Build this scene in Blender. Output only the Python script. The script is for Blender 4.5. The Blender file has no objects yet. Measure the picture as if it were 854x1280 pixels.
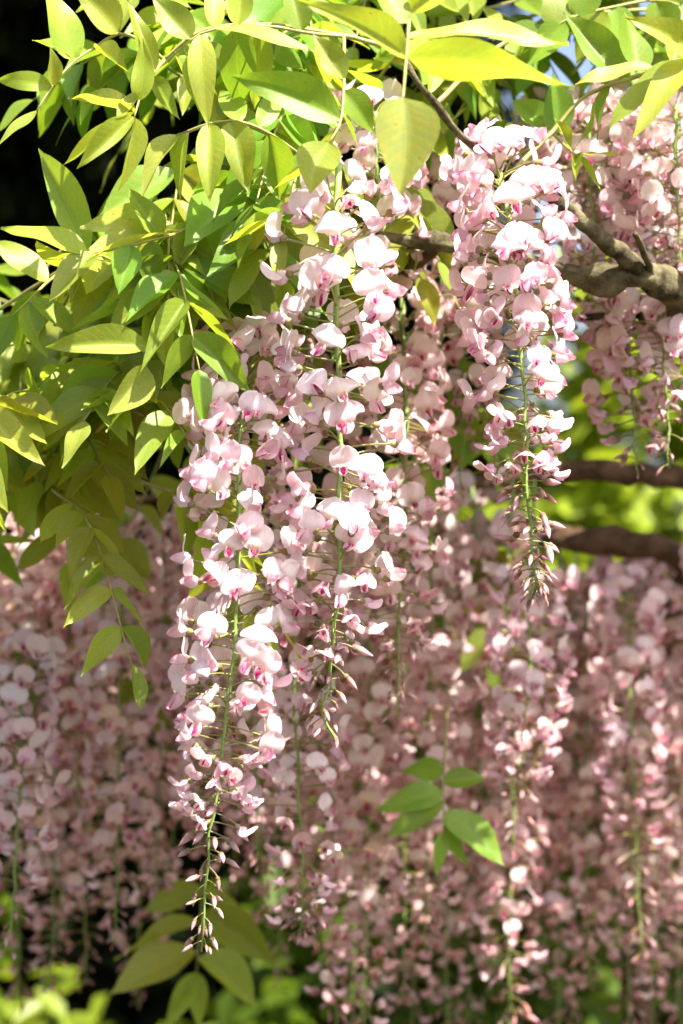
import bpy, math, random
import numpy as np
from mathutils import Vector, Matrix, Euler

random.seed(7)
rng = np.random.default_rng(7)
R = math.radians
SC = bpy.context.scene
COL = SC.collection

# ------------------------------------------------------------------ camera
CAM_Z = 1.75
FOCUS = 1.50
K = 0.64 / 1.5 / 1280.0            # metres per photo pixel per metre of distance
cam_d = bpy.data.cameras.new('camera')
cam = bpy.data.objects.new('camera', cam_d)
COL.objects.link(cam)
cam.location = (0, 0, CAM_Z)
cam.rotation_euler = (R(90), 0, 0)
cam_d.sensor_fit = 'VERTICAL'
cam_d.sensor_height = 36
cam_d.lens = 36 * 1.5 / 0.64
cam_d.clip_start = 0.05
cam_d.clip_end = 2000
cam_d.dof.use_dof = True
cam_d.dof.focus_distance = FOCUS
cam_d.dof.aperture_fstop = 6.6
SC.camera = cam

# ------------------------------------------------------------------ world + sun
SUN_EL = R(60)
SUN_AZ = R(132)                    # clockwise from +Y: high, in front and to the right of the vine
sd = Vector((math.sin(SUN_AZ) * math.cos(SUN_EL), math.cos(SUN_AZ) * math.cos(SUN_EL), math.sin(SUN_EL)))
w = bpy.data.worlds.new('World')
SC.world = w
w.use_nodes = True
nt = w.node_tree
nt.nodes.clear()
sky = nt.nodes.new('ShaderNodeTexSky')
sky.sky_type = 'NISHITA'
sky.sun_disc = False
sky.sun_elevation = SUN_EL
sky.sun_rotation = SUN_AZ
sky.air_density = 0.6
sky.dust_density = 4.0
bg = nt.nodes.new('ShaderNodeBackground')
bg.inputs['Strength'].default_value = 0.10
wo = nt.nodes.new('ShaderNodeOutputWorld')
nt.links.new(sky.outputs[0], bg.inputs[0])
nt.links.new(bg.outputs[0], wo.inputs[0])
sl = bpy.data.lights.new('sun', 'SUN')
sl.energy = 5.0
sl.angle = R(0.5)
sl.color = (1.0, 0.94, 0.85)
so = bpy.data.objects.new('sun', sl)
COL.objects.link(so)
so.rotation_euler = sd.to_track_quat('Z', 'Y').to_euler()
so.location = (2, -2, 6)
SC.view_settings.view_transform = 'Standard'
SC.view_settings.look = 'None'
SC.view_settings.exposure = 1.88
SC.view_settings.gamma = 1.0
SC.view_settings.use_curve_mapping = False
SC.render.engine = 'CYCLES'
cy = SC.cycles
cy.use_denoising = True
try:
    cy.denoiser = 'OPENIMAGEDENOISE'
except Exception:
    pass
cy.max_bounces = 9
cy.diffuse_bounces = 6
cy.glossy_bounces = 2
cy.transmission_bounces = 6
cy.transparent_max_bounces = 4
cy.sample_clamp_indirect = 6.0
cy.caustics_reflective = False
cy.caustics_refractive = False


def P(px, py, D):
    """photo pixel + distance from the camera -> point"""
    if D > 1.7: D = 1.7 + (D - 1.7) * 0.80
    return Vector(((px - 427) * D * K, D, CAM_Z + (640 - py) * D * K))


# ------------------------------------------------------------------ materials
def new_mat(name):
    m = bpy.data.materials.new(name)
    m.use_nodes = True
    m.node_tree.nodes.clear()
    return m, m.node_tree.nodes, m.node_tree.links


def mixc(N, L, a, b, fac, mode='MIX'):
    n = N.new('ShaderNodeMix')
    n.data_type = 'RGBA'
    n.blend_type = mode
    for sock, v in ((n.inputs[6], a), (n.inputs[7], b), (n.inputs[0], fac)):
        if isinstance(v, bpy.types.NodeSocket):
            L.new(v, sock)
        elif isinstance(v, (tuple, list)):
            sock.default_value = tuple(v) + ((1,) if len(v) == 3 else ())
        else:
            sock.default_value = v
    return n.outputs[2]


def math_n(N, L, op, a, b=0.0, c=0.0):
    n = N.new('ShaderNodeMath')
    n.operation = op
    for i, v in enumerate((a, b, c)):
        if isinstance(v, bpy.types.NodeSocket):
            L.new(v, n.inputs[i])
        else:
            n.inputs[i].default_value = v
    return n.outputs[0]


def petal_material():
    m, N, L = new_mat('petal')
    at = N.new('ShaderNodeAttribute'); at.attribute_name = 'Col'
    oi = N.new('ShaderNodeObjectInfo')
    tc = N.new('ShaderNodeTexCoord')
    no = N.new('ShaderNodeTexNoise'); no.inputs['Scale'].default_value = 260
    no.inputs['Detail'].default_value = 3
    L.new(tc.outputs['Object'], no.inputs['Vector'])
    c = mixc(N, L, at.outputs['Color'], oi.outputs['Color'], 1.0, 'MULTIPLY')
    hsv = N.new('ShaderNodeHueSaturation')
    v = math_n(N, L, 'MULTIPLY_ADD', oi.outputs['Random'], 0.16, 0.90)
    s = math_n(N, L, 'MULTIPLY_ADD', oi.outputs['Random'], -0.5, 1.25)
    L.new(v, hsv.inputs['Value']); L.new(s, hsv.inputs['Saturation']); L.new(c, hsv.inputs['Color'])
    mp = N.new('ShaderNodeMapping'); mp.inputs['Scale'].default_value = (26, 2.2, 1)
    L.new(tc.outputs['UV'], mp.inputs['Vector'])
    st = N.new('ShaderNodeTexNoise'); st.inputs['Scale'].default_value = 1.0; st.inputs['Detail'].default_value = 2
    L.new(mp.outputs[0], st.inputs['Vector'])
    both = math_n(N, L, 'MULTIPLY_ADD', st.outputs['Fac'], 0.7, math_n(N, L, 'MULTIPLY', no.outputs['Fac'], 0.5))
    mott = math_n(N, L, 'MULTIPLY_ADD', both, 0.36, 0.78)
    cm = N.new('ShaderNodeMix'); cm.data_type = 'RGBA'; cm.blend_type = 'MULTIPLY'
    cm.inputs[0].default_value = 1.0
    L.new(hsv.outputs[0], cm.inputs[6]); L.new(mott, cm.inputs[7])
    c = cm.outputs[2]
    p = N.new('ShaderNodeBsdfPrincipled')
    L.new(c, p.inputs['Base Color'])
    p.inputs['Roughness'].default_value = 0.48
    p.inputs['Specular IOR Level'].default_value = 0.35
    bu = N.new('ShaderNodeBump'); bu.inputs['Strength'].default_value = 0.45
    bu.inputs['Distance'].default_value = 0.0006
    L.new(both, bu.inputs['Height']); L.new(bu.outputs[0], p.inputs['Normal'])
    tr = N.new('ShaderNodeBsdfTranslucent')
    tcol = mixc(N, L, c, (1.0, 0.93, 0.91), 1.0, 'MULTIPLY')
    L.new(tcol, tr.inputs['Color'])
    mx = N.new('ShaderNodeMixShader'); mx.inputs[0].default_value = 0.43
    L.new(p.outputs[0], mx.inputs[1]); L.new(tr.outputs[0], mx.inputs[2])
    o = N.new('ShaderNodeOutputMaterial'); L.new(mx.outputs[0], o.inputs['Surface'])
    return m


def leaf_material(name, base, trans, tfac=0.45, spec=0.42, veins=True, use_uv=True):
    m, N, L = new_mat(name)
    oi = N.new('ShaderNodeObjectInfo')
    tc = N.new('ShaderNodeTexCoord')
    no = N.new('ShaderNodeTexNoise'); no.inputs['Scale'].default_value = 45
    no.inputs['Detail'].default_value = 3
    L.new(tc.outputs['Object'], no.inputs['Vector'])
    col = mixc(N, L, base, oi.outputs['Color'], 1.0, 'MULTIPLY')
    tcol = mixc(N, L, trans, oi.outputs['Color'], 1.0, 'MULTIPLY')
    rnd = math_n(N, L, 'MULTIPLY_ADD', oi.outputs['Random'], 0.35, 0.80)
    nz = math_n(N, L, 'MULTIPLY_ADD', no.outputs['Fac'], 0.5, 0.75)
    k = math_n(N, L, 'MULTIPLY', rnd, nz)
    sp = N.new('ShaderNodeTexNoise'); sp.inputs['Scale'].default_value = 9.0 if veins else 60.0; sp.inputs['Detail'].default_value = 5
    spm = N.new('ShaderNodeMapping'); L.new(tc.outputs['Object'], spm.inputs['Vector'])
    L.new(oi.outputs['Location'], spm.inputs['Location'])
    L.new(spm.outputs[0], sp.inputs['Vector'])
    spot = N.new('ShaderNodeMapRange'); spot.inputs['From Min'].default_value = 0.66; spot.inputs['From Max'].default_value = 0.74
    L.new(sp.outputs['Fac'], spot.inputs['Value'])
    patch = N.new('ShaderNodeMapRange'); patch.inputs['From Min'].default_value = 0.35; patch.inputs['From Max'].default_value = 0.65
    L.new(sp.outputs['Fac'], patch.inputs['Value'])
    col = mixc(N, L, col, mixc(N, L, col, (1.25, 1.08, 0.75), 1.0, 'MULTIPLY'), patch.outputs[0])
    tcol = mixc(N, L, tcol, mixc(N, L, tcol, (1.2, 1.02, 0.8), 1.0, 'MULTIPLY'), patch.outputs[0])
    col = mixc(N, L, col, (0.20, 0.12, 0.04), math_n(N, L, 'MULTIPLY', spot.outputs[0], 0.6))
    tcol = mixc(N, L, tcol, (0.22, 0.14, 0.04), math_n(N, L, 'MULTIPLY', spot.outputs[0], 0.6))
    p = N.new('ShaderNodeBsdfPrincipled')
    if veins:
        sep = N.new('ShaderNodeSeparateXYZ'); L.new(tc.outputs['UV'], sep.inputs[0])
        av = math_n(N, L, 'ABSOLUTE', math_n(N, L, 'SUBTRACT', sep.outputs[0], 0.5))
        ph = math_n(N, L, 'SUBTRACT', sep.outputs[1], math_n(N, L, 'MULTIPLY_ADD', av, 0.42, math_n(N, L, 'MULTIPLY', no.outputs['Fac'], 0.06)))
        sn = math_n(N, L, 'SINE', math_n(N, L, 'MULTIPLY', ph, 66.0))
        side = math_n(N, L, 'POWER', math_n(N, L, 'MULTIPLY_ADD', sn, 0.5, 0.5), 9.0)
        mid = math_n(N, L, 'LESS_THAN', av, 0.016)
        vein = math_n(N, L, 'MAXIMUM', math_n(N, L, 'MULTIPLY', side, 0.45), mid)
        k = math_n(N, L, 'MULTIPLY', k, math_n(N, L, 'MULTIPLY_ADD', vein, 0.16, 0.95))
        bu = N.new('ShaderNodeBump'); bu.inputs['Strength'].default_value = 0.14
        bu.inputs['Distance'].default_value = 0.0012
        hgt = math_n(N, L, 'MULTIPLY_ADD', vein, -1.0, math_n(N, L, 'MULTIPLY', no.outputs['Fac'], 0.8))
        L.new(hgt, bu.inputs['Height']); L.new(bu.outputs[0], p.inputs['Normal'])
    def scale(c):
        n = N.new('ShaderNodeMix'); n.data_type = 'RGBA'; n.blend_type = 'MULTIPLY'
        n.inputs[0].default_value = 1.0
        L.new(c, n.inputs[6]); L.new(k, n.inputs[7])
        return n.outputs[2]
    L.new(scale(col), p.inputs['Base Color'])
    p.inputs['Roughness'].default_value = 0.44
    p.inputs['Specular IOR Level'].default_value = spec
    tr = N.new('ShaderNodeBsdfTranslucent'); L.new(scale(tcol), tr.inputs['Color'])
    mx = N.new('ShaderNodeMixShader'); mx.inputs[0].default_value = tfac
    L.new(p.outputs[0], mx.inputs[1]); L.new(tr.outputs[0], mx.inputs[2])
    o = N.new('ShaderNodeOutputMaterial'); L.new(mx.outputs[0], o.inputs['Surface'])
    return m


def solid_material(name, c1, c2, scale, rough=0.8, bump=0.4, dist=0.002, spec=0.2, stretch=(1, 1, 1)):
    m, N, L = new_mat(name)
    tc = N.new('ShaderNodeTexCoord')
    mp = N.new('ShaderNodeMapping'); mp.inputs['Scale'].default_value = stretch
    L.new(tc.outputs['Object'], mp.inputs['Vector'])
    no = N.new('ShaderNodeTexNoise'); no.inputs['Scale'].default_value = scale
    no.inputs['Detail'].default_value = 6; no.inputs['Roughness'].default_value = 0.65
    L.new(mp.outputs[0], no.inputs['Vector'])
    rp = N.new('ShaderNodeValToRGB')
    rp.color_ramp.elements[0].position = 0.36; rp.color_ramp.elements[1].position = 0.64
    rp.color_ramp.elements[0].color = (*c1, 1); rp.color_ramp.elements[1].color = (*c2, 1)
    L.new(no.outputs['Fac'], rp.inputs['Fac'])
    p = N.new('ShaderNodeBsdfPrincipled')
    L.new(rp.outputs[0], p.inputs['Base Color'])
    p.inputs['Roughness'].default_value = rough
    p.inputs['Specular IOR Level'].default_value = spec
    bu = N.new('ShaderNodeBump'); bu.inputs['Strength'].default_value = bump
    bu.inputs['Distance'].default_value = dist
    L.new(no.outputs['Fac'], bu.inputs['Height']); L.new(bu.outputs[0], p.inputs['Normal'])
    o = N.new('ShaderNodeOutputMaterial'); L.new(p.outputs[0], o.inputs['Surface'])
    return m


M_PETAL = petal_material()
M_LEAF = leaf_material('wisteria_leaf', (0.27, 0.35, 0.07), (0.48, 0.60, 0.05), 0.48)
M_MASS = leaf_material('canopy_leaf', (0.14, 0.20, 0.04), (0.20, 0.26, 0.03), 0.25, veins=False)
M_SHRUB = leaf_material('shrub_leaf', (0.24, 0.34, 0.04), (0.42, 0.55, 0.04), 0.42, veins=False)
M_DARK = leaf_material('dark_backdrop_leaf', (0.014, 0.022, 0.010), (0.014, 0.024, 0.008), 0.15, spec=0.03, veins=False)  # near-black leaf colour stands in for deep shade
M_STEM = solid_material('green_stem', (0.17, 0.27, 0.06), (0.26, 0.36, 0.10), 60, 0.5, 0.2, 0.0005, 0.4)
M_RSTEM = solid_material('reddish_stem', (0.24, 0.20, 0.07), (0.30, 0.30, 0.09), 50, 0.5, 0.2, 0.0005, 0.4)
M_BARK = solid_material('vine_bark', (0.026, 0.019, 0.011), (0.17, 0.15, 0.08), 55, 0.9, 1.0, 0.004, 0.1, (1, 1, 1))
M_LIMB = solid_material('brown_bark', (0.055, 0.032, 0.018), (0.17, 0.105, 0.065), 45, 0.9, 1.0, 0.008, 0.1)
M_SOIL = solid_material('soil', (0.045, 0.035, 0.022), (0.09, 0.085, 0.04), 6, 1.0, 0.6, 0.02, 0.05)


# ------------------------------------------------------------------ mesh helpers
class Geo:
    def __init__(self):
        self.v = []; self.f = []; self.c = []; self.uv = []

    def grid(self, nu, nv, fn, col, uv=True):
        b = len(self.v)
        for i in range(nu + 1):
            s = i / nu
            for j in range(nv + 1):
                t = -1 + 2 * j / nv
                self.v.append(tuple(fn(s, t))); self.c.append(col(s, t)); self.uv.append((t * 0.5 + 0.5, s))
        for i in range(nu):
            for j in range(nv):
                a = b + i * (nv + 1) + j
                self.f.append((a, a + 1, a + nv + 2, a + nv + 1))

    def tube(self, pts, rad, n=6, col=(1, 1, 1), cap=True):
        b = len(self.v); pts = [Vector(p) for p in pts]; m = len(pts)
        prev = None
        for i, p in enumerate(pts):
            t = (pts[min(i + 1, m - 1)] - pts[max(i - 1, 0)]).normalized()
            if prev is None:
                a = t.orthogonal().normalized()
            else:
                a = (prev - t * prev.dot(t)).normalized()
            prev = a
            bb = t.cross(a)
            r = rad[i] if isinstance(rad, (list, tuple)) else rad
            for j in range(n):
                q = 2 * math.pi * j / n
                k = r(q, i) if callable(r) else r
                self.v.append(tuple(p + (a * math.cos(q) + bb * math.sin(q)) * k))
                self.c.append(col if not callable(col) else col(i / (m - 1))); self.uv.append((j / n, i / (m - 1)))
        for i in range(m - 1):
            for j in range(n):
                a0 = b + i * n + j; a1 = b + i * n + (j + 1) % n
                self.f.append((a0, a1, a1 + n, a0 + n))
        if cap:
            self.f.append(tuple(b + j for j in range(n))[::-1])
            self.f.append(tuple(b + (m - 1) * n + j for j in range(n)))

    def spindle(self, p0, d, length, rad, n=7, m=6, col=None, sharp=0.8):
        d = Vector(d).normalized()
        a = d.orthogonal().normalized(); bb = d.cross(a)
        b = len(self.v); p0 = Vector(p0)
        for i in range(m + 1):
            s = i / m
            r = rad * max(0.06, math.sin(math.pi * (0.08 + 0.92 * s) ** 0.75) ** sharp)
            bend = bb * (length * 0.12 * s * s)
            for j in range(n):
                q = 2 * math.pi * j / n
                self.v.append(tuple(p0 + d * (length * s) + bend + (a * math.cos(q) + bb * math.sin(q)) * r))
                self.c.append(col(s)); self.uv.append((j / n, s))
        for i in range(m):
            for j in range(n):
                a0 = b + i * n + j; a1 = b + i * n + (j + 1) % n
                self.f.append((a0, a1, a1 + n, a0 + n))
        self.f.append(tuple(b + m * n + j for j in range(n)))

    def xform(self, start, M):
        for i in range(start, len(self.v)):
            self.v[i] = tuple(M @ Vector(self.v[i]))

    def mesh(self, name, mat, smooth=True):
        me = bpy.data.meshes.new(name)
        me.from_pydata(self.v, [], self.f)
        at = me.attributes.new('Col', 'FLOAT_COLOR', 'POINT')
        a = np.ones((len(self.v), 4), dtype=np.float32); a[:, :3] = np.array(self.c, dtype=np.float32)
        at.data.foreach_set('color', a.ravel())
        ul = me.uv_layers.new(name='UVMap')
        li = np.zeros(len(me.loops), dtype=np.int32); me.loops.foreach_get('vertex_index', li)
        ul.data.foreach_set('uv', np.array(self.uv, dtype=np.float32)[li].ravel())
        if smooth:
            me.polygons.foreach_set('use_smooth', [True] * len(me.polygons))
        me.materials.append(mat)
        me.update()
        return me


def obj(name, me, parent=None, mtx=None, color=None):
    o = bpy.data.objects.new(name, me)
    COL.objects.link(o)
    if parent is not None:
        o.parent = parent
    if mtx is not None:
        o.matrix_basis = mtx
    if color is not None:
        o.color = (*color, 1)
    return o


def tag(o, label=None, cat=None, group=None, kind=None):
    if label: o['label'] = label
    if cat: o['category'] = cat
    if group: o['group'] = group
    if kind: o['kind'] = kind
    return o


def lerp3(a, b, t):
    t = max(0.0, min(1.0, t))
    return tuple(x + (y - x) * t for x, y in zip(a, b))


def sstep(a, b, x):
    x = max(0, min(1, (x - a) / (b - a)))
    return x * x * (3 - 2 * x)


def spline(pts, n):
    """Catmull-Rom through the points"""
    pts = [Vector(p) for p in pts]
    ext = [pts[0] * 2 - pts[1]] + pts + [pts[-1] * 2 - pts[-2]]
    out = []
    seg = len(pts) - 1
    for i in range(n + 1):
        u = i / n * seg
        k = min(int(u), seg - 1); t = u - k
        a, b, c, d = ext[k:k + 4]
        out.append(0.5 * ((2 * b) + (c - a) * t + (2 * a - 5 * b + 4 * c - d) * t * t + (3 * b - a - 3 * c + d) * t ** 3))
    return out


# ------------------------------------------------------------------ the florets
CREAM = (0.92, 0.83, 0.83); PALEPINK = (0.89, 0.70, 0.76); PINK = (0.82, 0.40, 0.54)
MAGENTA = (0.46, 0.04, 0.20); YELLOW = (0.85, 0.68, 0.30); CALYX = (0.36, 0.19, 0.18)
PEDI = (0.40, 0.42, 0.15); MAUVE = (0.46, 0.20, 0.27)


def banner(g, rnd, opening, W, LEN, nu, nv):
    closed = 1 - opening
    ph0 = R(12 + 10 * opening); ph1 = R(18 + (86 + rnd.uniform(-16, 26)) * opening)
    y = z = 0.0; line = []
    sub = 4
    for i in range(nu * sub + 1):
        s = i / (nu * sub)
        ph = ph0 + (ph1 - ph0) * sstep(0.0, 0.55, s)
        if i % sub == 0: line.append((y, z, ph))
        y += math.cos(ph) * LEN / (nu * sub); z += math.sin(ph) * LEN / (nu * sub)
    curv = rnd.uniform(-0.34, 0.12) * opening + 0.75 * closed
    a1, a2, p1 = rnd.uniform(0.02, .10), rnd.uniform(-.10, .10), rnd.uniform(0, 6)
    notch = rnd.uniform(0.0, 0.08)
    pk = rnd.uniform(0, 0.6)
    def fn(s, t):
        i = min(int(round(s * nu)), nu); y0, z0, ph = line[i]
        q = (s - 0.10) / 0.90 * 2 - 1
        w = W * max(0.18, math.sqrt(max(0.0, 1 - abs(q) ** 2.3)))
        if s > 0.99: w = W * 0.22
        x = t * w * (1 - 0.35 * closed)
        off = W * (curv * t * t * (w / W) + 0.10 * math.exp(-(t / 0.22) ** 2) * (1 - s) + a1 * math.sin(5 * t + p1 + 3 * s) + a2 * t * s)
        off += W * 0.12 * opening * sstep(0.75, 1.0, s) * rnd.uniform(0.5, 1)
        dy, dz = math.cos(ph), math.sin(ph)
        tip = -notch * LEN * (1 - abs(t)) * sstep(0.8, 1, s)
        return (x, y0 + dz * off + dy * tip, z0 - dy * off + dz * tip)
    def col(s, t):
        c = lerp3(CREAM, PALEPINK, pk * 0.32 + 0.32 * (abs(t) ** 3) + 0.2 * (s - 0.5))
        sp = math.exp(-((s - 0.2) / 0.13) ** 2 - (t / 0.30) ** 2)
        c = lerp3(c, YELLOW, sp * 0.7)
        return lerp3(c, PINK, closed * 0.55 * (0.4 + 0.6 * s))
    g.grid(nu, nv, fn, col)


def wing(g, rnd, side, LEN, H, nu, nv, droop):
    pkw = rnd.uniform(0.25, 0.85); wv = rnd.uniform(0, .18); wp = rnd.uniform(0, 6)
    def fn(s, t):
        bulge = math.sin(math.pi * (0.05 + 0.93 * s) ** 0.75)
        x = side * (0.0003 + LEN * 0.21 * bulge * math.sqrt(max(0, 1 - (0.80 * t) ** 2)) + 0.0016 * s * s * max(0, t + 0.4))
        h = H * max(0.10, math.sin(math.pi * (0.10 + 0.86 * s) ** 0.85)) ** 0.8 * (1 + wv * math.sin(6 * s + wp))
        y = LEN * s
        z = -LEN * droop * s * s + t * h + 0.15 * H * s
        return (x, y, z)
    def col(s, t):
        c = lerp3((0.90, 0.74, 0.77), PINK, sstep(0.25, 1.0, s) * pkw)
        return lerp3(c, MAGENTA, 0.7 * sstep(0.35, 1.0, t) * sstep(0.3, 0.8, s))
    g.grid(nu, nv, fn, col)


def keel(g, rnd, LEN, H, nu, droop):
    def fn(s, t):
        q = t * math.pi * 0.95
        r = math.sin(math.pi * (0.06 + 0.90 * s)) ** 0.7
        return (0.40 * H * math.sin(q) * r, LEN * 0.90 * s, -LEN * droop * s * s - 0.1 * H + 0.55 * H * r * math.cos(q + math.pi) + 0.25 * H * s)
    def col(s, t):
        return lerp3((0.80, 0.45, 0.58), MAGENTA, sstep(0.2, 0.85, s))
    g.grid(nu, 5, fn, col)


def pedicel(g, L, rise, head, n=5, calyx=True):
    pts = [(0, L * s, rise * math.sin(s * 2.2) ) for s in (0, .25, .5, .75, 1.0)]
    g.tube(pts, [0.00075, 0.0006, 0.00055, 0.0006, 0.0008], n, PEDI, cap=False)
    end = Vector(pts[-1])
    if calyx:
        d = head @ Vector((0, 1, -0.1))
        st = len(g.v)
        g.spindle((0, 0, 0), (0, 1, 0.0), 0.0062, 0.0026, 6, 3, lambda s: lerp3(PEDI, CALYX, s * 1.4), 0.7)
        g.xform(st, Matrix.Translation(end) @ head.to_4x4())
    return end


def make_flower(seed, opening, hi):
    """returns dict of meshes: hi -> stalk, banner, wing a, wing b, keel; lo -> one mesh"""
    rnd = random.Random(seed)
    L = rnd.uniform(0.017, 0.030); rise = rnd.uniform(-0.001, 0.004)
    head = Euler((R(rnd.gauss(-4, 16)), R(rnd.gauss(0, 12)), R(rnd.gauss(0, 28)))).to_matrix()
    W = rnd.uniform(0.0094, 0.0113) * (0.75 + 0.25 * opening); LB = rnd.uniform(0.0172, 0.0200) * (0.85 + 0.15 * opening)
    LW = rnd.uniform(0.0112, 0.0140); H = rnd.uniform(0.0034, 0.0043); droop = rnd.uniform(0.12, 0.40)
    LW *= 0.8 + 0.2 * opening
    gs = [Geo() for _ in range(5)] if hi else [Geo()] * 5
    end = pedicel(gs[0], L, rise, head, 5 if hi else 3)
    Mx = Matrix.Translation(end) @ head.to_4x4() @ Matrix.Translation((0, 0.003, 0))
    nb = (10, 10) if hi else (6, 6)
    nw = (6, 5) if hi else (4, 3)
    def part(k, f):
        st = len(gs[k].v); f(gs[k]); gs[k].xform(st, Mx)
    part(1, lambda g: banner(g, rnd, opening, W, LB, *nb))
    part(2, lambda g: wing(g, rnd, 1, LW, H, *nw, droop))
    part(3, lambda g: wing(g, rnd, -1, LW, H, *nw, droop))
    part(4, lambda g: keel(g, rnd, LW, H, nw[0], droop))
    if hi:
        return [g.mesh(n, M_PETAL) for g, n in zip(gs, ('stalk', 'banner_petal', 'wing_petal', 'wing_petal', 'keel_petal'))]
    return [gs[0].mesh('flower', M_PETAL)]


def make_bud(seed, size):
    rnd = random.Random(seed)
    g = Geo()
    L = rnd.uniform(0.008, 0.014) * (0.5 + 0.5 * size)
    pts = [(0, L * s, 0.002 * math.sin(s * 2)) for s in (0, .35, .7, 1.0)]
    g.tube(pts, [0.0007, 0.0005, 0.0005, 0.0008], 4, PEDI, cap=False)
    e = Vector(pts[-1])
    d = Vector((rnd.uniform(-.35, .35), 1, rnd.uniform(-0.65, 0.25)))
    g.spindle(e, d, 0.0112 * size, 0.0020 * size, 6, 5,
              lambda s: lerp3(lerp3(CALYX, PEDI, 0.45), (0.80, 0.52, 0.58), sstep(0.15, 0.7, s)), 0.85)
    g.spindle(e - d.normalized() * 0.0002, d, 0.0044 * size, 0.0022 * size, 6, 3, lambda s: lerp3(PEDI, CALYX, 0.6 + s), 0.6)
    return g.mesh('bud', M_PETAL)


OPEN_HI = [make_flower(100 + i, (0.70, 0.85, 0.95, 1.0, 1.15)[i % 5], True) for i in range(18)]
HALF_HI = [make_flower(200 + i, (0.12, 0.3, 0.5)[i % 3], True) for i in range(6)]
OPEN_LO = [make_flower(300 + i, (0.70, 0.85, 0.95, 1.0, 1.15)[i % 5], False) for i in range(12)]
HALF_LO = [make_flower(400 + i, (0.15, 0.35, 0.55)[i % 3], False) for i in range(4)]
BUDS = [make_bud(500 + i, (1.15, 1.0, 0.85, 0.7)[i % 4]) for i in range(8)]

N_FLOWERS = 0


def raceme(axis, n, hi, label, group=None, tint=(1, 1, 1), size=1.0, f_open=0.62, f_half=0.76, start=0.05,
           rad=0.0015, taper=0.55, seed=0, name='wisteria_raceme', end_at=0.995, face=None, tail=0.86, ped=1.0):
    """axis: points from the twig down to the tip (world). A thing: rachis, flowers (> petals), buds."""
    global N_FLOWERS
    rnd = random.Random(seed)
    pts = spline(axis, 26)
    base = pts[0].copy()
    root = bpy.data.objects.new(name, None); COL.objects.link(root)
    root.location = base; root.empty_display_size = 0.02
    tag(root, label, 'flower cluster', group)
    for i in range(2, len(pts)):
        pts[i] = pts[i] + Vector((rnd.gauss(0, .0007), rnd.gauss(0, .0007), 0))
    loc = [p - base for p in pts]
    g = Geo()
    m = len(loc)
    g.tube(loc, [rad * (1.25 - 0.85 * i / (m - 1)) for i in range(m)], 7 if hi else 5, (1, 1, 1))
    obj('rachis', g.mesh('rachis', M_STEM), root)
    ang = rnd.uniform(0, 6.28)
    for i in range(n):
        q = (i + 0.5) / n; a_, b_ = f_half, tail
        q = q / b_ * a_ if q < b_ else a_ + (q - b_) / (1 - b_) * (1 - a_)
        s = start + (end_at - start) * q
        u = s * (m - 1); k = min(int(u), m - 2); t = u - k
        p = loc[k].lerp(loc[k + 1], t)
        ang += 2.39996 + rnd.gauss(0, 0.35)
        ca, sa = math.cos(ang), math.sin(ang)
        if face is not None and sa > 0.55 and rnd.random() < face:      # sparse rear side
            ang += math.pi * rnd.uniform(0.6, 1.1); ca, sa = math.cos(ang), math.sin(ang)
        js = s + rnd.gauss(0, 0.03)
        pitch = rnd.gauss(4 if js < f_open else -14, 15) + (18 if s < start + 0.07 else 0)
        if js > 0.9: pitch -= 28
        pit = R(pitch)
        Y = Vector((ca * math.cos(pit), sa * math.cos(pit), math.sin(pit)))
        X = Y.cross(Vector((0, 0, 1))).normalized(); Z = X.cross(Y)
        roll = Matrix.Rotation(R(rnd.gauss(0, 14)), 3, 'Y')
        rot = Matrix((X, Y, Z)).transposed() @ roll
        sc = size * rnd.uniform(0.9, 1.1)
        if js < f_open:
            src = rnd.choice(OPEN_HI if hi else OPEN_LO); nm = 'flower'
            sc *= 1 - 0.12 * (s / f_open)
            if rnd.random() < 0.06: src = rnd.choice(HALF_HI if hi else HALF_LO)
        elif js < f_half:
            src = rnd.choice(HALF_HI if hi else HALF_LO); nm = 'flower'
            sc *= 0.9 - 0.25 * (js - f_open) / (f_half - f_open)
        else:
            src = [rnd.choice(BUDS)]; nm = 'bud'
            sc *= 1.12 - taper * (js - f_half) / (1 - f_half)
        if nm == 'flower': sc *= ped
        M4 = Matrix.Translation(p) @ (rot * sc).to_4x4()
        cj = tuple(min(1.1, c * rnd.uniform(0.96, 1.04)) for c in tint)
        fo = obj(nm, src[0], root, M4, cj)
        N_FLOWERS += 1
        if len(src) > 1:
            for me, pn in zip(src[1:], ('banner_petal', 'wing_petal', 'wing_petal', 'keel_petal')):
                obj(pn, me, fo, None, cj)
    return root


# ------------------------------------------------------------------ the leaves
def make_leaflet(seed):
    rnd = random.Random(seed)
    g = Geo()
    fold = rnd.choice((0.2, 0.4, 0.7, 1.1)) * rnd.uniform(.8, 1.2); arch = rnd.uniform(-0.10, 0.26); wav = rnd.uniform(0.008, 0.034)
    ph = rnd.uniform(0, 6.3); tw = rnd.uniform(-1.3, 1.3); sw = rnd.uniform(-0.14, 0.14)
    mx = rnd.uniform(0.86, 1.12)
    def fn(s, t):
        wdt = 0.5 * (math.sin(math.pi * min(1, s) ** 0.74) ** 0.88) * (1 - 0.34 * s) * 1.20
        if s > 0.86: wdt *= 1 - 0.42 * sstep(0.86, 0.98, s) * (1 - sstep(0.97, 1.0, s))
        wdt = max(wdt, 0.006)
        x = t * wdt
        z = fold * 0.36 * abs(x) - arch * s * s + wav * math.sin(9 * s + ph + (1.5 if t > 0 else 0)) * abs(t) ** 1.5
        z += tw * s * x * 0.36
        return (x + sw * math.sin(math.pi * s), s, z)
    g.grid(14, 8, fn, lambda s, t: (1, 1, 1))
    return g.mesh('leaflet', M_LEAF)


LEAFLETS = [make_leaflet(700 + i) for i in range(16)]


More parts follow.
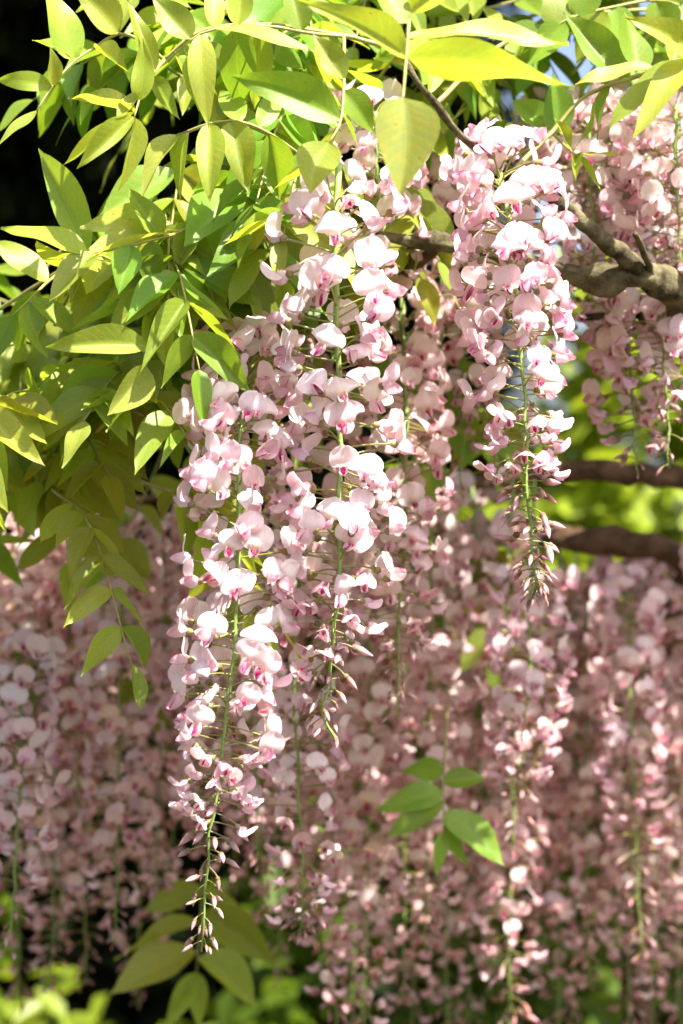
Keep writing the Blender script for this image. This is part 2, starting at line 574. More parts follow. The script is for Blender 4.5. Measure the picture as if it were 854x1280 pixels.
def leaflet(parent, base, tip, width, hint, rnd, color, origin):
    """base, tip world points; width in metres; hint ~ the way the upper face looks"""
    Y = (tip - base); L = Y.length; Y = Y / L
    Z = (hint - Y * hint.dot(Y)).normalized(); X = Y.cross(Z)
    rot = Matrix((X * width, Y * L, Z * L)).transposed()
    M4 = Matrix.Translation(base - origin) @ rot.to_4x4()
    return obj('leaflet', rnd.choice(LEAFLETS), parent, M4, color)


GREEN = (0.62, 0.84, 0.5); YOUNG = (1.02, 1.05, 0.8); MID = (0.9, 0.95, 0.8); GLARE_PALE = (1.2, 1.1, 1.3); DEEP = (0.36, 0.58, 0.36)  # the palest tint puts sun glare into the leaf colour


def leaf_root(label, at, group=None):
    r = bpy.data.objects.new('wisteria_leaf', None); COL.objects.link(r)
    r.location = at; r.empty_display_size = 0.02
    tag(r, label, 'leaf', group)
    return r


def hero_leaf(label, stem, leaves, seed, stem_r=0.0011):
    """stem: [(px,py,D)...] from the twig outward; leaves: (bx,by,tx,ty,D,dD,width_px,hint,color)"""
    rnd = random.Random(seed)
    sp = spline([P(*q) for q in stem], 12)
    root = leaf_root(label, sp[0])
    g = Geo()
    g.tube([p - sp[0] for p in sp], [stem_r * (1.2 - 0.7 * i / 12) for i in range(13)], 6)
    obj('leaf_stalk', g.mesh('leaf_stalk', M_RSTEM), root)
    for (bx, by, tx, ty, D, dD, wpx, hint, color) in leaves:
        b = P(bx, by, D); t = P(tx, ty, D + dD)
        # petiolule: bring the base onto the stalk
        j = min(range(13), key=lambda i: (sp[i] - b).length)
        near = sp[j]
        if (near - b).length < 0.02:
            b = near
        else:
            gg = Geo(); gg.tube([near - sp[0], (near + b) / 2 - sp[0] + Vector((0, 0, .001)), b - sp[0]], 0.0006, 5)
            obj('leaflet_stalk', gg.mesh('leaflet_stalk', M_RSTEM), root)
        leaflet(root, b, t, 0.86 * wpx * D * K, Vector(hint), rnd, tuple(c * rnd.uniform(.92, 1.08) for c in color), sp[0])
    return root


def random_leaf(label, group, start, dirv, length, pairs, lsize, color, seed, droop=0.35):
    rnd = random.Random(seed)
    d = Vector(dirv).normalized()
    p1 = start + d * length * 0.5 + Vector((0, 0, length * 0.08)); p2 = start + d * length + Vector((0, 0, -length * droop))
    sp = spline([start, p1, p2], 12)
    root = leaf_root(label, start, group)
    g = Geo(); g.tube([p - start for p in sp], [0.0011 * (1.2 - 0.7 * i / 12) for i in range(13)], 5)
    obj('leaf_stalk', g.mesh('leaf_stalk', M_RSTEM), root)
    for k in range(pairs + 1):
        u = 0.25 + 0.75 * k / pairs
        i = min(int(u * 12), 11); b = sp[i].lerp(sp[i + 1], u * 12 - i)
        T = (sp[i + 1] - sp[i]).normalized()
        S = T.cross(Vector((0, 0, 1))).normalized()
        U = S.cross(T)
        for sgn in ((-1, 1) if k < pairs else (0,)):
            L = lsize * rnd.uniform(0.8, 1.15) * (0.8 + 0.35 * math.sin(math.pi * u))
            dv = (S * sgn * rnd.uniform(0.7, 1.0) + T * (rnd.uniform(0.25, 0.6) if sgn else 1.0) + Vector((0, 0, -rnd.uniform(0.1, 0.9))) + U * rnd.gauss(0, 0.15)).normalized()
            hint = U + Vector((rnd.gauss(0, .4), rnd.gauss(-0.25, .4), 0.2)) + S * sgn * 0.35
            leaflet(root, b, b + dv * L, L * rnd.uniform(0.31, 0.41), hint, rnd, tuple(c * rnd.uniform(.85, 1.12) for c in color), start)
    return root


# ------------------------------------------------------------------ scattered foliage masses (far or out of frame)
def scatter(name, pts, size, mat, up_bias=0.5, parent=None, ratio=0.4):
    n = len(pts)
    d = rng.normal(size=(n, 3)); d[:, 2] *= 0.6
    d /= np.linalg.norm(d, axis=1, keepdims=True)
    nrm = rng.normal(size=(n, 3)); nrm[:, 2] += up_bias * 2
    nrm -= d * np.sum(nrm * d, axis=1, keepdims=True); nrm /= np.linalg.norm(nrm, axis=1, keepdims=True)
    s = np.cross(d, nrm)
    L = (size * rng.uniform(0.7, 1.3, n))[:, None]
    base = pts - d * L * 0.5
    W = L * ratio * 0.5
    fold = nrm * W * 0.35
    v = np.stack([base, base + d * L * 0.35 + s * W + fold, base + d * L * 0.78 + s * W * 0.6 + fold * .6, base + d * L,
                  base + d * L * 0.78 - s * W * 0.6 + fold * .6, base + d * L * 0.35 - s * W + fold], axis=1).reshape(-1, 3)
    idx = np.arange(n)[:, None] * 6
    f = np.concatenate([idx + np.array([[0, 1, 2, 3]]), idx + np.array([[0, 3, 4, 5]])], axis=0)
    me = bpy.data.meshes.new(name)
    me.vertices.add(len(v)); me.vertices.foreach_set('co', v.astype(np.float32).ravel())
    me.loops.add(f.size); me.loops.foreach_set('vertex_index', f.astype(np.int32).ravel())
    me.polygons.add(len(f)); me.polygons.foreach_set('loop_start', (np.arange(len(f)) * 4).astype(np.int32))
    me.materials.append(mat)
    me.update(calc_edges=True)
    return obj(name, me, parent)


# ================================================================== SETTING
g = Geo()
g.v = [(-60, -30, 0), (60, -30, 0), (60, 120, 0), (-60, 120, 0)]; g.f = [(0, 1, 2, 3)]; g.c = [(1, 1, 1)] * 4; g.uv = [(0, 0)] * 4
tag(obj('ground', g.mesh('ground', M_SOIL)), 'dark earth ground under the arbor', 'ground', kind='structure')

# the unseen leaf roof of the arbor, shaped to shade the flowers behind
def canopy_points(n):
    out = []
    x = rng.uniform(-2.2, 3.2, n); y = rng.uniform(1.64, 7.4, n)
    z = CAM_Z + 0.2133 * y + 0.09 + rng.uniform(0, 0.30, n) ** 1.0
    keep = ((y > 1.78) | (x < 0.30)) & ((y > 2.06) | (x > 0.05))  # front edges cut back to let sun onto the bank and right-hand racemes
    clump = np.sin(x * 9.1 + 1.3 * np.sin(y * 7)) * np.sin(y * 8.3 + 2 * np.sin(x * 5)) 
    keep &= ~((clump > 0.54) & (rng.uniform(size=n) < 0.85))
    for gx, gy, gr in SUN_GAPS:
        keep &= ~(((x - gx) ** 2 + (y - gy) ** 2) < gr * gr)
    return np.stack([x, y, z], axis=1)[keep]

SUN_GAPS = [(0.43, 2.92, 0.36), (1.1, 4.3, 0.7), (1.5, 5.2, 1.0), (0.2, 3.1, 0.25)]  # openings placed so that sun reaches the shrubs
cf = scatter('shade_canopy', canopy_points(72000), 0.085, M_MASS, 0.9)
tag(cf, 'unseen green leaf roof over the arbor, shaped to shade the flower curtain', 'foliage', kind='stuff')

# added near-black hedge, standing in for the black shade behind
hd = bpy.data.objects.new('dark_backdrop_hedge', None); COL.objects.link(hd); hd.location = (-1.0, 7.6, 0)
tag(hd, 'added near-black hedge standing in for the deep shade behind the wisteria', 'hedge')
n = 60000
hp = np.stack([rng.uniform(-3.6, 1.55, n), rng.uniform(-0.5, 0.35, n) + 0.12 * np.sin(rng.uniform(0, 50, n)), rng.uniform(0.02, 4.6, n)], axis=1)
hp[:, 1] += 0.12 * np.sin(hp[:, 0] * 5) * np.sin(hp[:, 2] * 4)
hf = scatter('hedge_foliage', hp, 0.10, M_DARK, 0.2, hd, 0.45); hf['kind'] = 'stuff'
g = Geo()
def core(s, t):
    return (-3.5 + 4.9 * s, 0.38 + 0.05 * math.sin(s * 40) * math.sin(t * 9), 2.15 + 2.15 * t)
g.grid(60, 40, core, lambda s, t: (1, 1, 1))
obj('dark_backing_sheet', g.mesh('dark_backing_sheet', M_DARK), hd)  # dark sheet added behind the leaves to keep the background black
g = Geo()
for i in range(9):
    x = -3.4 + i * 0.6
    g.tube([(x, 0, 0), (x + .05, 0.02, 1.5), (x - .04, 0, 3), (x, 0, 4.3)], [0.06, 0.05, 0.04, 0.02], 7)
obj('hedge_stems', g.mesh('hedge_stems', M_LIMB), hd)['kind'] = 'stuff'


def shrub(label, c, rx, ry, h, n, size, mat, color=(1, 1, 1), group=None):
    r = bpy.data.objects.new('garden_shrub', None); COL.objects.link(r); r.location = (c[0], c[1], 0)
    tag(r, label, 'shrub', group)
    u = rng.normal(size=(n, 3)); u /= np.linalg.norm(u, axis=1, keepdims=True)
    rr = rng.uniform(0.55, 1.0, (n, 1)) ** 0.5
    lump = 1 + 0.18 * np.sin(u[:, :1] * 6 + 1) * np.sin(u[:, 2:] * 5) + 0.1 * np.sin(u[:, 1:2] * 11)
    p = u * rr * lump * np.array([[rx, ry, h * 0.52]]) + np.array([[0, 0, h * 0.5]])
    p = p[p[:, 2] > 0.05]
    f = scatter('foliage', p, size, mat, 0.5, r, 0.45); f.color = (*color, 1); f['kind'] = 'stuff'
    for i in range(5):
        a = i * 1.26; g = Geo()
        e = Vector((math.cos(a) * rx * .5, math.sin(a) * ry * .5, h * 0.75))
        g.tube([Vector((math.cos(a) * .04, math.sin(a) * .04, 0)), e * 0.5 + Vector((0, 0, .1)), e], [0.018, 0.012, 0.005], 6)
        obj('stem', g.mesh('stem', M_LIMB), r)
    return r


shrub('low sunlit yellow-green shrub beneath the hanging pink flowers', (-0.34, 3.75), 0.40, 0.30, 0.96, 3600, 0.075, M_SHRUB, (0.85, 0.85, 0.7))
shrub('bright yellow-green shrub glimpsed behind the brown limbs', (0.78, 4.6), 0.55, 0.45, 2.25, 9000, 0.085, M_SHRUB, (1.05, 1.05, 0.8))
shrub('green shrub dimmed for shade beside the sunlit low shrub', (-1.05, 3.9), 0.45, 0.4, 1.75, 5200, 0.08, M_SHRUB, (0.5, 0.6, 0.5))  # dim light put into the leaf colour
shrub('green shrub darkened for shade behind the middle of the flower curtain', (0.28, 3.9), 0.42, 0.35, 1.55, 5200, 0.08, M_SHRUB, (0.4, 0.5, 0.45))  # leaf colour darkened to carry the shade behind the curtain

# ================================================================== THE VINE
vine = bpy.data.objects.new('wisteria_vine', None); COL.objects.link(vine)
tr0 = P(800, 1240, 2.75); vine.location = (tr0.x, tr0.y, 0)
tag(vine, 'gnarled grey-brown wisteria vine with limbs trained across the arbor', 'vine')


def limb(name, pts, radii, mat, knob=0.18, n=44, seed=0, ns=12):
    rnd = random.Random(seed)
    sp = spline([Vector(p) - Vector(vine.location) for p in pts], n)
    m = len(sp); rr = []
    ks = [rnd.uniform(0, 1) for _ in range(7)]
    for i in range(m):
        u = i / (m - 1) * (len(radii) - 1); k = min(int(u), len(radii) - 2)
        r = radii[k] + (radii[k + 1] - radii[k]) * (u - k)
        r *= 1 + knob * sum(math.exp(-((i / (m - 1) - q) / 0.025) ** 2) for q in ks)
        ph = rnd.uniform(0, 0.5)
        rr.append((lambda q, _i, r=r, ph=ph, i=i: r * (1 + 0.10 * math.sin(3 * q + ph + i * 0.2) + 0.07 * math.sin(5 * q - i * 0.33) + 0.035 * math.sin(11 * q + i))))
        if i: sp[i] = sp[i] + Vector((rnd.gauss(0, r * .10), rnd.gauss(0, r * .10), rnd.gauss(0, r * .10)))
    g = Geo(); g.tube(sp, rr, ns)
    return obj(name, g.mesh(name, mat), vine)


px = lambda w_, D: w_ * D * K * 0.5         # pixel thickness -> radius
tw_top = P(905, 600, 2.45)
limb('trunk', [(tr0.x, tr0.y, -0.02), (tr0.x + .02, tr0.y, 0.6), P(797, 1230, 2.75), P(812, 950, 2.72), P(850, 760, 2.6), tw_top, P(960, 350, 2.3), P(1000, 60, 2.2), P(1010, -120, 2.2)],
     [0.024, 0.018, 0.014, 0.014, 0.014, 0.015, 0.014, 0.012, 0.010], M_LIMB, seed=1)
limb('limb', [P(905, 600, 2.45), P(854, 598, 2.32), P(770, 592, 2.3), P(690, 590, 2.3), P(560, 610, 2.28), P(430, 640, 2.25), P(250, 620, 2.2), P(60, 640, 2.2), P(-80, 650, 2.2)],
     [px(26, 2.3)] * 3 + [px(22, 2.3), px(16, 2.3), px(13, 2.3), px(10, 2.3), px(8, 2.3), px(6, 2.3)], M_LIMB, seed=2)
limb('limb', [P(880, 720, 2.58), P(840, 688, 2.34), P(760, 680, 2.32), P(680, 670, 2.38), P(600, 660, 2.45), P(450, 690, 2.5), P(300, 680, 2.5), P(100, 690, 2.5), P(-80, 680, 2.5)],
     [px(30, 2.4)] * 3 + [px(24, 2.4), px(20, 2.4), px(13, 2.4), px(10, 2.4), px(8, 2.4), px(6, 2.4)], M_LIMB, seed=3)
limb('branch', [P(960, 520, 2.2), P(900, 430, 1.95), P(856, 385, 1.70), P(826, 350, 1.64), P(795, 343, 1.62), P(740, 346, 1.62), P(660, 330, 1.62), P(590, 308, 1.62), P(545, 302, 1.62), P(510, 300, 1.62), P(465, 288, 1.60), P(436, 240, 1.53), P(424, 205, 1.50)],
     [px(32, 1.7), px(32, 1.7), px(30, 1.7), px(34, 1.64), px(28, 1.62), px(25, 1.6), px(22, 1.6), px(22, 1.6), px(26, 1.6), px(16, 1.6), px(9, 1.6), px(7, 1.5), px(5, 1.5)], M_BARK, 0.4, 70, 4, 16)
limb('branch', [P(842, 372, 1.67), P(812, 345, 1.63), P(775, 318, 1.60), P(735, 285, 1.58), P(700, 255, 1.56), P(640, 215, 1.56), P(580, 172, 1.54), P(545, 130, 1.52), P(520, 100, 1.5), P(500, 60, 1.5)],
     [px(24, 1.65), px(24, 1.65), px(22, 1.6), px(19, 1.6), px(14, 1.6), px(11, 1.6), px(9, 1.5), px(8, 1.5), px(7, 1.5), px(6, 1.5)], M_BARK, 0.2, 56, 5, 12)
limb('branch', [P(818, 352, 1.63), P(806, 318, 1.60), P(794, 292, 1.58)], [px(10, 1.6), px(9, 1.6), px(7, 1.6)], M_BARK, 0.1, 14, 6, 8)
limb('branch', [P(880, 430, 1.75), P(820, 400, 1.74), P(770, 395, 1.76), P(700, 400, 1.78)], [px(22, 1.7), px(18, 1.7), px(14, 1.7), px(6, 1.7)], M_BARK, 0.2, 24, 7, 10)
limb('branch', [P(465, 400, 1.95), P(310, 445, 1.85), P(230, 478, 1.85), P(140, 525, 1.88), P(40, 590, 1.92)], [px(22, 1.9), px(18, 1.9), px(15, 1.9), px(12, 1.9), px(7, 1.9)], M_LIMB, 0.15, 30, 8, 10)
limb('twig', [P(310, 445, 1.85), P(315, 436, 1.72), P(318, 430, 1.62)], [px(8, 1.8), px(7, 1.7), px(6, 1.6)], M_LIMB, 0.1, 10, 19, 7)
limb('branch', [P(545, 302, 1.62), P(500, 350, 1.78), P(465, 400, 1.95)], [px(24, 1.6), px(22, 1.7), px(22, 1.9)], M_LIMB, 0.1, 18, 9, 10)
# leafy twigs along the top that carry the front leaves
limb('twig', [P(500, 62, 1.5), P(430, 45, 1.5), P(330, 30, 1.5), P(262, 36, 1.5), P(230, 52, 1.5), P(205, 75, 1.5)], [px(7, 1.5), px(6, 1.5), px(5, 1.5), px(5, 1.5), px(4, 1.5), px(3, 1.5)], M_RSTEM, 0.1, 24, 10, 7)
limb('twig', [P(424, 205, 1.5), P(370, 190, 1.52), P(330, 165, 1.52), P(280, 152, 1.52), P(225, 168, 1.52)], [px(6, 1.5), px(5, 1.5), px(5, 1.5), px(4, 1.5), px(3, 1.5)], M_RSTEM, 0.1, 20, 11, 7)
limb('twig', [P(370, 190, 1.52), P(310, 225, 1.55), P(245, 275, 1.56), P(205, 350, 1.56), P(186, 430, 1.55)], [px(6, 1.5), px(6, 1.5), px(5, 1.5), px(5, 1.5), px(3, 1.5)], M_RSTEM, 0.1, 24, 12, 7)
limb('twig', [P(245, 275, 1.56), P(170, 300, 1.58), P(90, 330, 1.62), P(10, 380, 1.66), P(-60, 420, 1.7)], [px(6, 1.5), px(6, 1.5), px(5, 1.5), px(5, 1.5), px(3, 1.5)], M_RSTEM, 0.1, 24, 13, 7)
limb('twig', [P(640, 215, 1.56), P(690, 165, 1.59), P(735, 118, 1.59), P(800, 95, 1.58), P(870, 80, 1.57)], [px(6, 1.5), px(6, 1.5), px(5, 1.5), px(5, 1.5), px(4, 1.5)], M_RSTEM, 0.1, 24, 14, 7)
limb('twig', [P(545, 130, 1.52), P(620, 60, 1.6), P(720, 20, 1.65), P(860, 10, 1.7)], [px(7, 1.5), px(6, 1.5), px(5, 1.5), px(4, 1.5)], M_RSTEM, 0.1, 20, 15, 7)

# ================================================================== FRONT RACEMES
PALE_T = (1.0, 1.0, 1.0); PINK_T = (1.0, 0.95, 0.98); SHADE_T = (1.0, 0.92, 0.91)

raceme([P(424, 205, 1.50), P(420, 300, 1.485), P(422, 430, 1.485), P(424, 560, 1.485), P(425, 690, 1.485), P(420, 780, 1.485), P(412, 850, 1.485), P(403, 888, 1.485), P(416, 922, 1.485)],
       146, True, 'longest cream-white raceme with a thin curved bud tip, hanging beside the gnarled branch', tint=PALE_T, f_open=0.555, f_half=0.65, start=0.06, seed=11, rad=0.0018, face=0.45, tail=0.84, ped=1.10, taper=0.5)
raceme([P(622, 202, 1.558), P(634, 262, 1.51), P(641, 340, 1.50), P(650, 420, 1.50), P(656, 520, 1.50), P(658, 600, 1.50), P(666, 690, 1.50), P(672, 742, 1.50)],
       212, True, 'short dense pink and white raceme with many closed buds, before the gnarled branch', tint=PINK_T, f_open=0.56, f_half=0.68, start=0.0, seed=12, rad=0.0016, taper=0.4, tail=0.68, ped=1.02)
raceme([P(318, 432, 1.62), P(306, 490, 1.53), P(300, 560, 1.49), P(296, 700, 1.47), P(290, 840, 1.46), P(276, 960, 1.46), P(262, 1050, 1.46), P(252, 1190, 1.46)],
       214, True, 'pale pink raceme beside the longest one, its tip reaching the lower green leaves', tint=(1.0, 0.98, 0.98), f_open=0.69, f_half=0.79, start=0.05, seed=13, rad=0.0017, face=0.3, tail=0.84, ped=1.06)
raceme([P(500, 350, 1.78), P(506, 450, 1.74), P(508, 560, 1.72), P(505, 680, 1.72), P(498, 790, 1.72), P(497, 895, 1.72)],
       140, True, 'soft pink raceme half hidden behind the longest cream raceme, with a green budded tip', tint=SHADE_T, f_open=0.70, f_half=0.80, start=0.10, seed=14, rad=0.0017)
raceme([P(405, 405, 1.90), P(385, 520, 1.80), P(378, 660, 1.76), P(368, 800, 1.76), P(372, 940, 1.78), P(378, 1090, 1.80), P(376, 1170, 1.82)],
       150, True, 'long shaded pink raceme between the two pale racemes', tint=SHADE_T, f_open=0.78, f_half=0.88, start=0.12, seed=15)

# sunlit clusters by the right-hand branch
def mid(pts, n, label, seed, tint=PALE_T, group=None, **kw):
    return raceme([P(*q) for q in pts], int(n * 1.3), False, label, group, tint=tint, seed=seed, **kw)

mid([(822, 150, 1.70), (815, 250, 1.70), (822, 380, 1.70), (832, 480, 1.70), (836, 585, 1.70)], 100, 'sunlit white raceme hanging just behind the fork of the gnarled branch', 21, start=0.02, f_open=0.72)
mid([(760, 140, 1.76), (764, 220, 1.76), (770, 320, 1.76), (776, 440, 1.76)], 76, 'sunlit pink raceme above the crook of the gnarled branch', 22, PINK_T, start=0.0)
mid([(735, 150, 1.70), (738, 210, 1.70), (742, 290, 1.70), (745, 380, 1.70)], 60, 'white sunlit raceme squeezed between the short dense raceme and the bare forked twig', 33, start=0.0, f_open=.85, f_half=.93)
mid([(845, 130, 1.66), (845, 200, 1.66), (848, 260, 1.66), (850, 330, 1.66)], 56, 'short white raceme lying against the reddish twig leaves and gnarled fork', 34, start=0.0, f_open=.9, f_half=.96)
mid([(782, 396, 1.78), (786, 450, 1.78), (792, 520, 1.78), (796, 590, 1.78)], 48, 'small pink raceme dangling from the thin bare branch below the fork', 35, PINK_T, start=0.02, f_open=.62, f_half=.75)
mid([(880, 120, 1.74), (872, 240, 1.74), (868, 380, 1.74), (866, 520, 1.74)], 84, 'bright raceme under the thick end of the gnarled branch', 23, start=0.0)
mid([(700, 150, 1.82), (702, 230, 1.82), (712, 330, 1.82), (716, 430, 1.82)], 70, 'pink raceme behind the short dense raceme, touching the twig', 24, PINK_T, start=0.0)
mid([(800, 60, 2.1), (806, 200, 2.1), (806, 330, 2.1), (800, 440, 2.1)], 80, 'pink raceme high behind the leafy reddish twig', 25, PINK_T, start=0.0)
mid([(545, 200, 1.80), (548, 260, 1.80), (550, 340, 1.80), (552, 480, 1.80)], 40, 'small budded raceme behind the gap between the two front racemes', 26, PINK_T, start=0.0, f_open=0.42, f_half=0.6)
mid([(585, 312, 1.66), (580, 400, 1.80), (578, 500, 1.86), (575, 620, 1.88)], 62, 'thin dusky raceme hanging in the dark gap beside the short dense raceme', 36, SHADE_T, start=0.1, f_open=.6, f_half=.75)
mid([(470, 140, 1.62), (470, 200, 1.62), (478, 270, 1.62), (482, 330, 1.62)], 42, 'short pale raceme tucked against the top of the longest raceme', 27, start=0.0, f_open=0.85, f_half=0.95)
mid([(370, 200, 1.66), (372, 260, 1.66), (376, 350, 1.66), (380, 430, 1.66)], 36, 'short white raceme half covered by the big oval leaves', 28, start=0.1, f_open=0.85, f_half=0.95)
# edge of the frame
mid([(26, 830, 1.95), (28, 930, 1.92), (22, 1050, 1.90), (10, 1190, 1.88)], 70, 'pale raceme with bright sunlit buds, hanging clear of the dim shrub', 29, (1, 0.95, 0.95), start=0.0, f_open=0.66)

# ================================================================== THE SHADED CURTAIN BEHIND
BG = 'racemes of the shaded curtain under the arbor'
back = [  # top x, top y, tip x, tip y, distance, flowers
    (60, 640, 66, 1240, 2.3, 110), (20, 690, 24, 1260, 2.45, 104), (170, 690, 172, 1260, 2.5, 100), (112, 690, 108, 1230, 2.34, 100), (-30, 650, -20, 1000, 2.25, 80), (30, 640, 40, 900, 2.20, 74), (95, 640, 100, 1010, 2.22, 84), (150, 635, 145, 1180, 2.10, 100),
    (205, 625, 195, 1120, 2.18, 92), (70, 690, 80, 1180, 2.50, 96), (130, 690, 125, 1080, 2.50, 84), (215, 685, 215, 1150, 2.45, 92), (5, 685, 10, 1120, 2.52, 84),
    (262, 625, 250, 1060, 2.15, 84), (320, 630, 330, 1150, 2.16, 100), (345, 690, 350, 1230, 2.50, 96), (405, 640, 420, 1300, 2.20, 120),
    (455, 635, 455, 1330, 2.12, 124), (445, 695, 440, 1290, 2.50, 104), (500, 625, 505, 1250, 2.25, 110), (540, 615, 530, 1190, 2.15, 104), (395, 690, 390, 1180, 2.56, 90),
    (560, 660, 560, 1340, 2.45, 110), (590, 605, 600, 1000, 2.28, 80), (610, 660, 612, 1250, 2.45, 104), (520, 680, 515, 1320, 2.60, 104), (640, 600, 636, 1330, 2.24, 124),
    (660, 672, 668, 1180, 2.42, 92), (700, 678, 700, 1330, 2.42, 116), (740, 684, 735, 1230, 2.40, 100), (780, 688, 785, 1300, 2.40, 110), (822, 690, 815, 1230, 2.42, 100),
    (860, 705, 860, 1240, 2.45, 96), (720, 690, 718, 1290, 2.62, 104), (765, 690, 770, 1200, 2.62, 90), (810, 700, 815, 1290, 2.62, 100), (855, 700, 850, 1330, 2.66, 104), (640, 690, 640, 1290, 2.62, 104),
    (590, 680, 585, 1330, 2.66, 104), (470, 690, 472, 1230, 2.66, 96), (290, 680, 295, 1120, 2.52, 84), (895, 610, 890, 1150, 2.3, 92),
]
def back_label(x0, y0, x1, y1, D):
    size = 'long' if y1 > 1220 else ('short' if y1 < 1100 else 'medium-length')
    limb_ = 'upper' if y0 < 660 else 'lower'
    place = ('beneath the leafy bank' if x0 < 130 else 'above the low sunlit shrub' if x0 < 230 else 'behind the pale pink raceme' if x0 < 350 else
             'behind the longest cream raceme' if x0 < 475 else 'around the low green leaf' if x0 < 615 else 'under the short dense raceme' if x0 < 715 else 'beside the thin trunk')
    return '%s shaded dusky pink raceme on the %s brown limb, %s' % (size, limb_, place)


for i, (x0, y0, x1, y1, D, n) in enumerate(back):
    rr = random.Random(900 + i)
    jx = rr.uniform(-10, 10)
    ln = (y1 - y0)
    if D > 2.44: n = int(n * 0.72)
    mid([(x0, y0, D), (x0 + (x1 - x0) * .4 + jx, y0 + ln * .33, D + rr.uniform(-.03, .03)), (x0 + (x1 - x0) * .7 + jx * .5, y0 + ln * .66, D), (x1, y1, D)],
        n, back_label(x0, y0, x1, y1, D), 50 + i, tuple(a * rr.uniform(.95, 1.0) for a in (1.0, 0.90, 0.85)), BG, start=(0.06 if x0 < 620 else 0.10), f_open=rr.uniform(.7, .8), f_half=rr.uniform(.84, .9), size=1.0)
mid([(668, 600, 2.06), (664, 740, 2.02), (660, 860, 2.0), (650, 960, 2.0), (640, 1062, 2.0)], 84, 'raceme with sun-flecked white flowers beside the low green leaf', 130, (1, .93, .94), start=0.25)
mid([(786, 688, 2.40), (788, 800, 2.25), (792, 980, 2.2), (802, 1200, 2.2)], 116, 'long raceme hanging before the thin trunk under both brown limbs', 131, (1, .9, .9), start=0.06)
mid([(290, 620, 2.02), (300, 800, 1.95), (318, 950, 1.92), (322, 1080, 1.92)], 100, 'dusky raceme close behind the pale pink raceme', 132, SHADE_T, start=0.12)

# ================================================================== FRONT LEAVES
F = (0.1, -1, 0.35); UPF = (0.0, -0.5, 1.0); UPD = (0.0, 0.55, 1.0); SIDE = (0.7, -0.7, 0.3); LS = (-0.7, -0.7, 0.4)
hero_leaf('arching yellow-green leaf tip reaching out over the black shade', [(205, 75, 1.5), (178, 52, 1.5), (148, 42, 1.5), (118, 60, 1.5), (93, 76, 1.49), (65, 108, 1.48), (47, 137, 1.47)], [
    (93, 74, 58, -22, 1.49, -.01, 50, F, YOUNG), (90, 78, 42, 44, 1.49, .02, 34, SIDE, YOUNG), (62, 112, 66, 58, 1.48, -.01, 26, SIDE, YOUNG),
    (58, 116, -6, 100, 1.48, -.01, 26, F, YOUNG), (47, 136, -22, 192, 1.47, -.01, 34, UPF, GLARE_PALE), (143, 42, 92, -20, 1.5, -.01, 46, F, MID),
    (118, 62, 160, 88, 1.5, -.02, 22, UPF, YOUNG), (150, 42, 165, -30, 1.5, .02, 40, LS, MID)], 1)
hero_leaf('drooping bunch of narrow folded young leaflets beside the black shade', [(205, 75, 1.5), (190, 95, 1.48), (176, 120, 1.47), (168, 146, 1.46)], [
    (174, 134, 178, 46, 1.47, -.01, 32, F, YOUNG), (170, 140, 82, 212, 1.46, -.01, 24, UPF, YOUNG), (167, 146, 96, 210, 1.46, -.02, 26, F, YOUNG),
    (167, 148, 150, 240, 1.46, -.01, 20, SIDE, YOUNG), (160, 148, 86, 130, 1.47, .04, 24, UPF, GLARE_PALE), (182, 108, 142, 160, 1.47, -.01, 26, LS, YOUNG),
    (190, 95, 226, 150, 1.48, .02, 34, F, MID), (196, 85, 160, -5, 1.48, .01, 30, F, YOUNG)], 2)
hero_leaf('leaf row with hanging yellow leaflets and one horizontal leaflet whitened by glare', [(430, 45, 1.5), (390, 42, 1.49), (330, 32, 1.48), (265, 37, 1.47), (232, 55, 1.47), (210, 78, 1.47)], [
    (262, 36, 400, 44, 1.47, -.01, 30, UPF, GLARE_PALE), (256, 40, 262, 152, 1.46, -.01, 40, F, YOUNG), (285, 38, 308, 150, 1.49, .02, 52, F, GREEN),
    (325, 34, 318, 140, 1.50, .02, 40, F, MID), (240, 48, 190, -8, 1.47, 0, 44, F, YOUNG), (300, 33, 296, -32, 1.48, 0, 36, F, YOUNG), (260, 36, 262, -40, 1.47, .01, 30, F, YOUNG),
    (216, 70, 250, 138, 1.47, 0, 34, SIDE, MID), (345, 34, 372, 90, 1.49, .03, 34, LS, GREEN), (372, 40, 360, -30, 1.49, 0, 40, F, GREEN), (400, 42, 410, 110, 1.50, .02, 36, UPF, MID)], 3)
hero_leaf('leaf with oval hanging leaflets half in sun beside the flower tops', [(370, 190, 1.52), (335, 166, 1.5), (300, 152, 1.49), (262, 154, 1.48), (224, 168, 1.48)], [
    (292, 150, 312, 238, 1.48, -.01, 46, F, YOUNG), (256, 154, 262, 258, 1.48, -.02, 40, F, YOUNG), (240, 160, 222, 250, 1.48, 0, 40, LS, MID), (224, 168, 170, 236, 1.48, -.01, 38, UPF, GLARE_PALE),
    (318, 158, 355, 96, 1.50, .02, 30, F, GREEN), (335, 168, 350, 250, 1.50, .02, 44, F, GREEN), (300, 152, 276, 96, 1.49, .03, 36, UPF, MID)], 4)
hero_leaf('broad green leaflets in shade just above the longest raceme', [(430, 45, 1.5), (430, 100, 1.46), (426, 150, 1.44), (412, 178, 1.43)], [
    (426, 150, 292, 91, 1.44, -.01, 56, F, GREEN), (412, 176, 388, 244, 1.43, -.01, 60, F, MID), (420, 165, 340, 260, 1.44, .02, 26, SIDE, YOUNG), (430, 110, 472, 165, 1.45, .01, 44, F, GREEN),
    (430, 90, 392, 40, 1.46, .0, 38, F, MID), (430, 70, 480, 110, 1.46, .03, 36, UPF, GREEN)], 5)
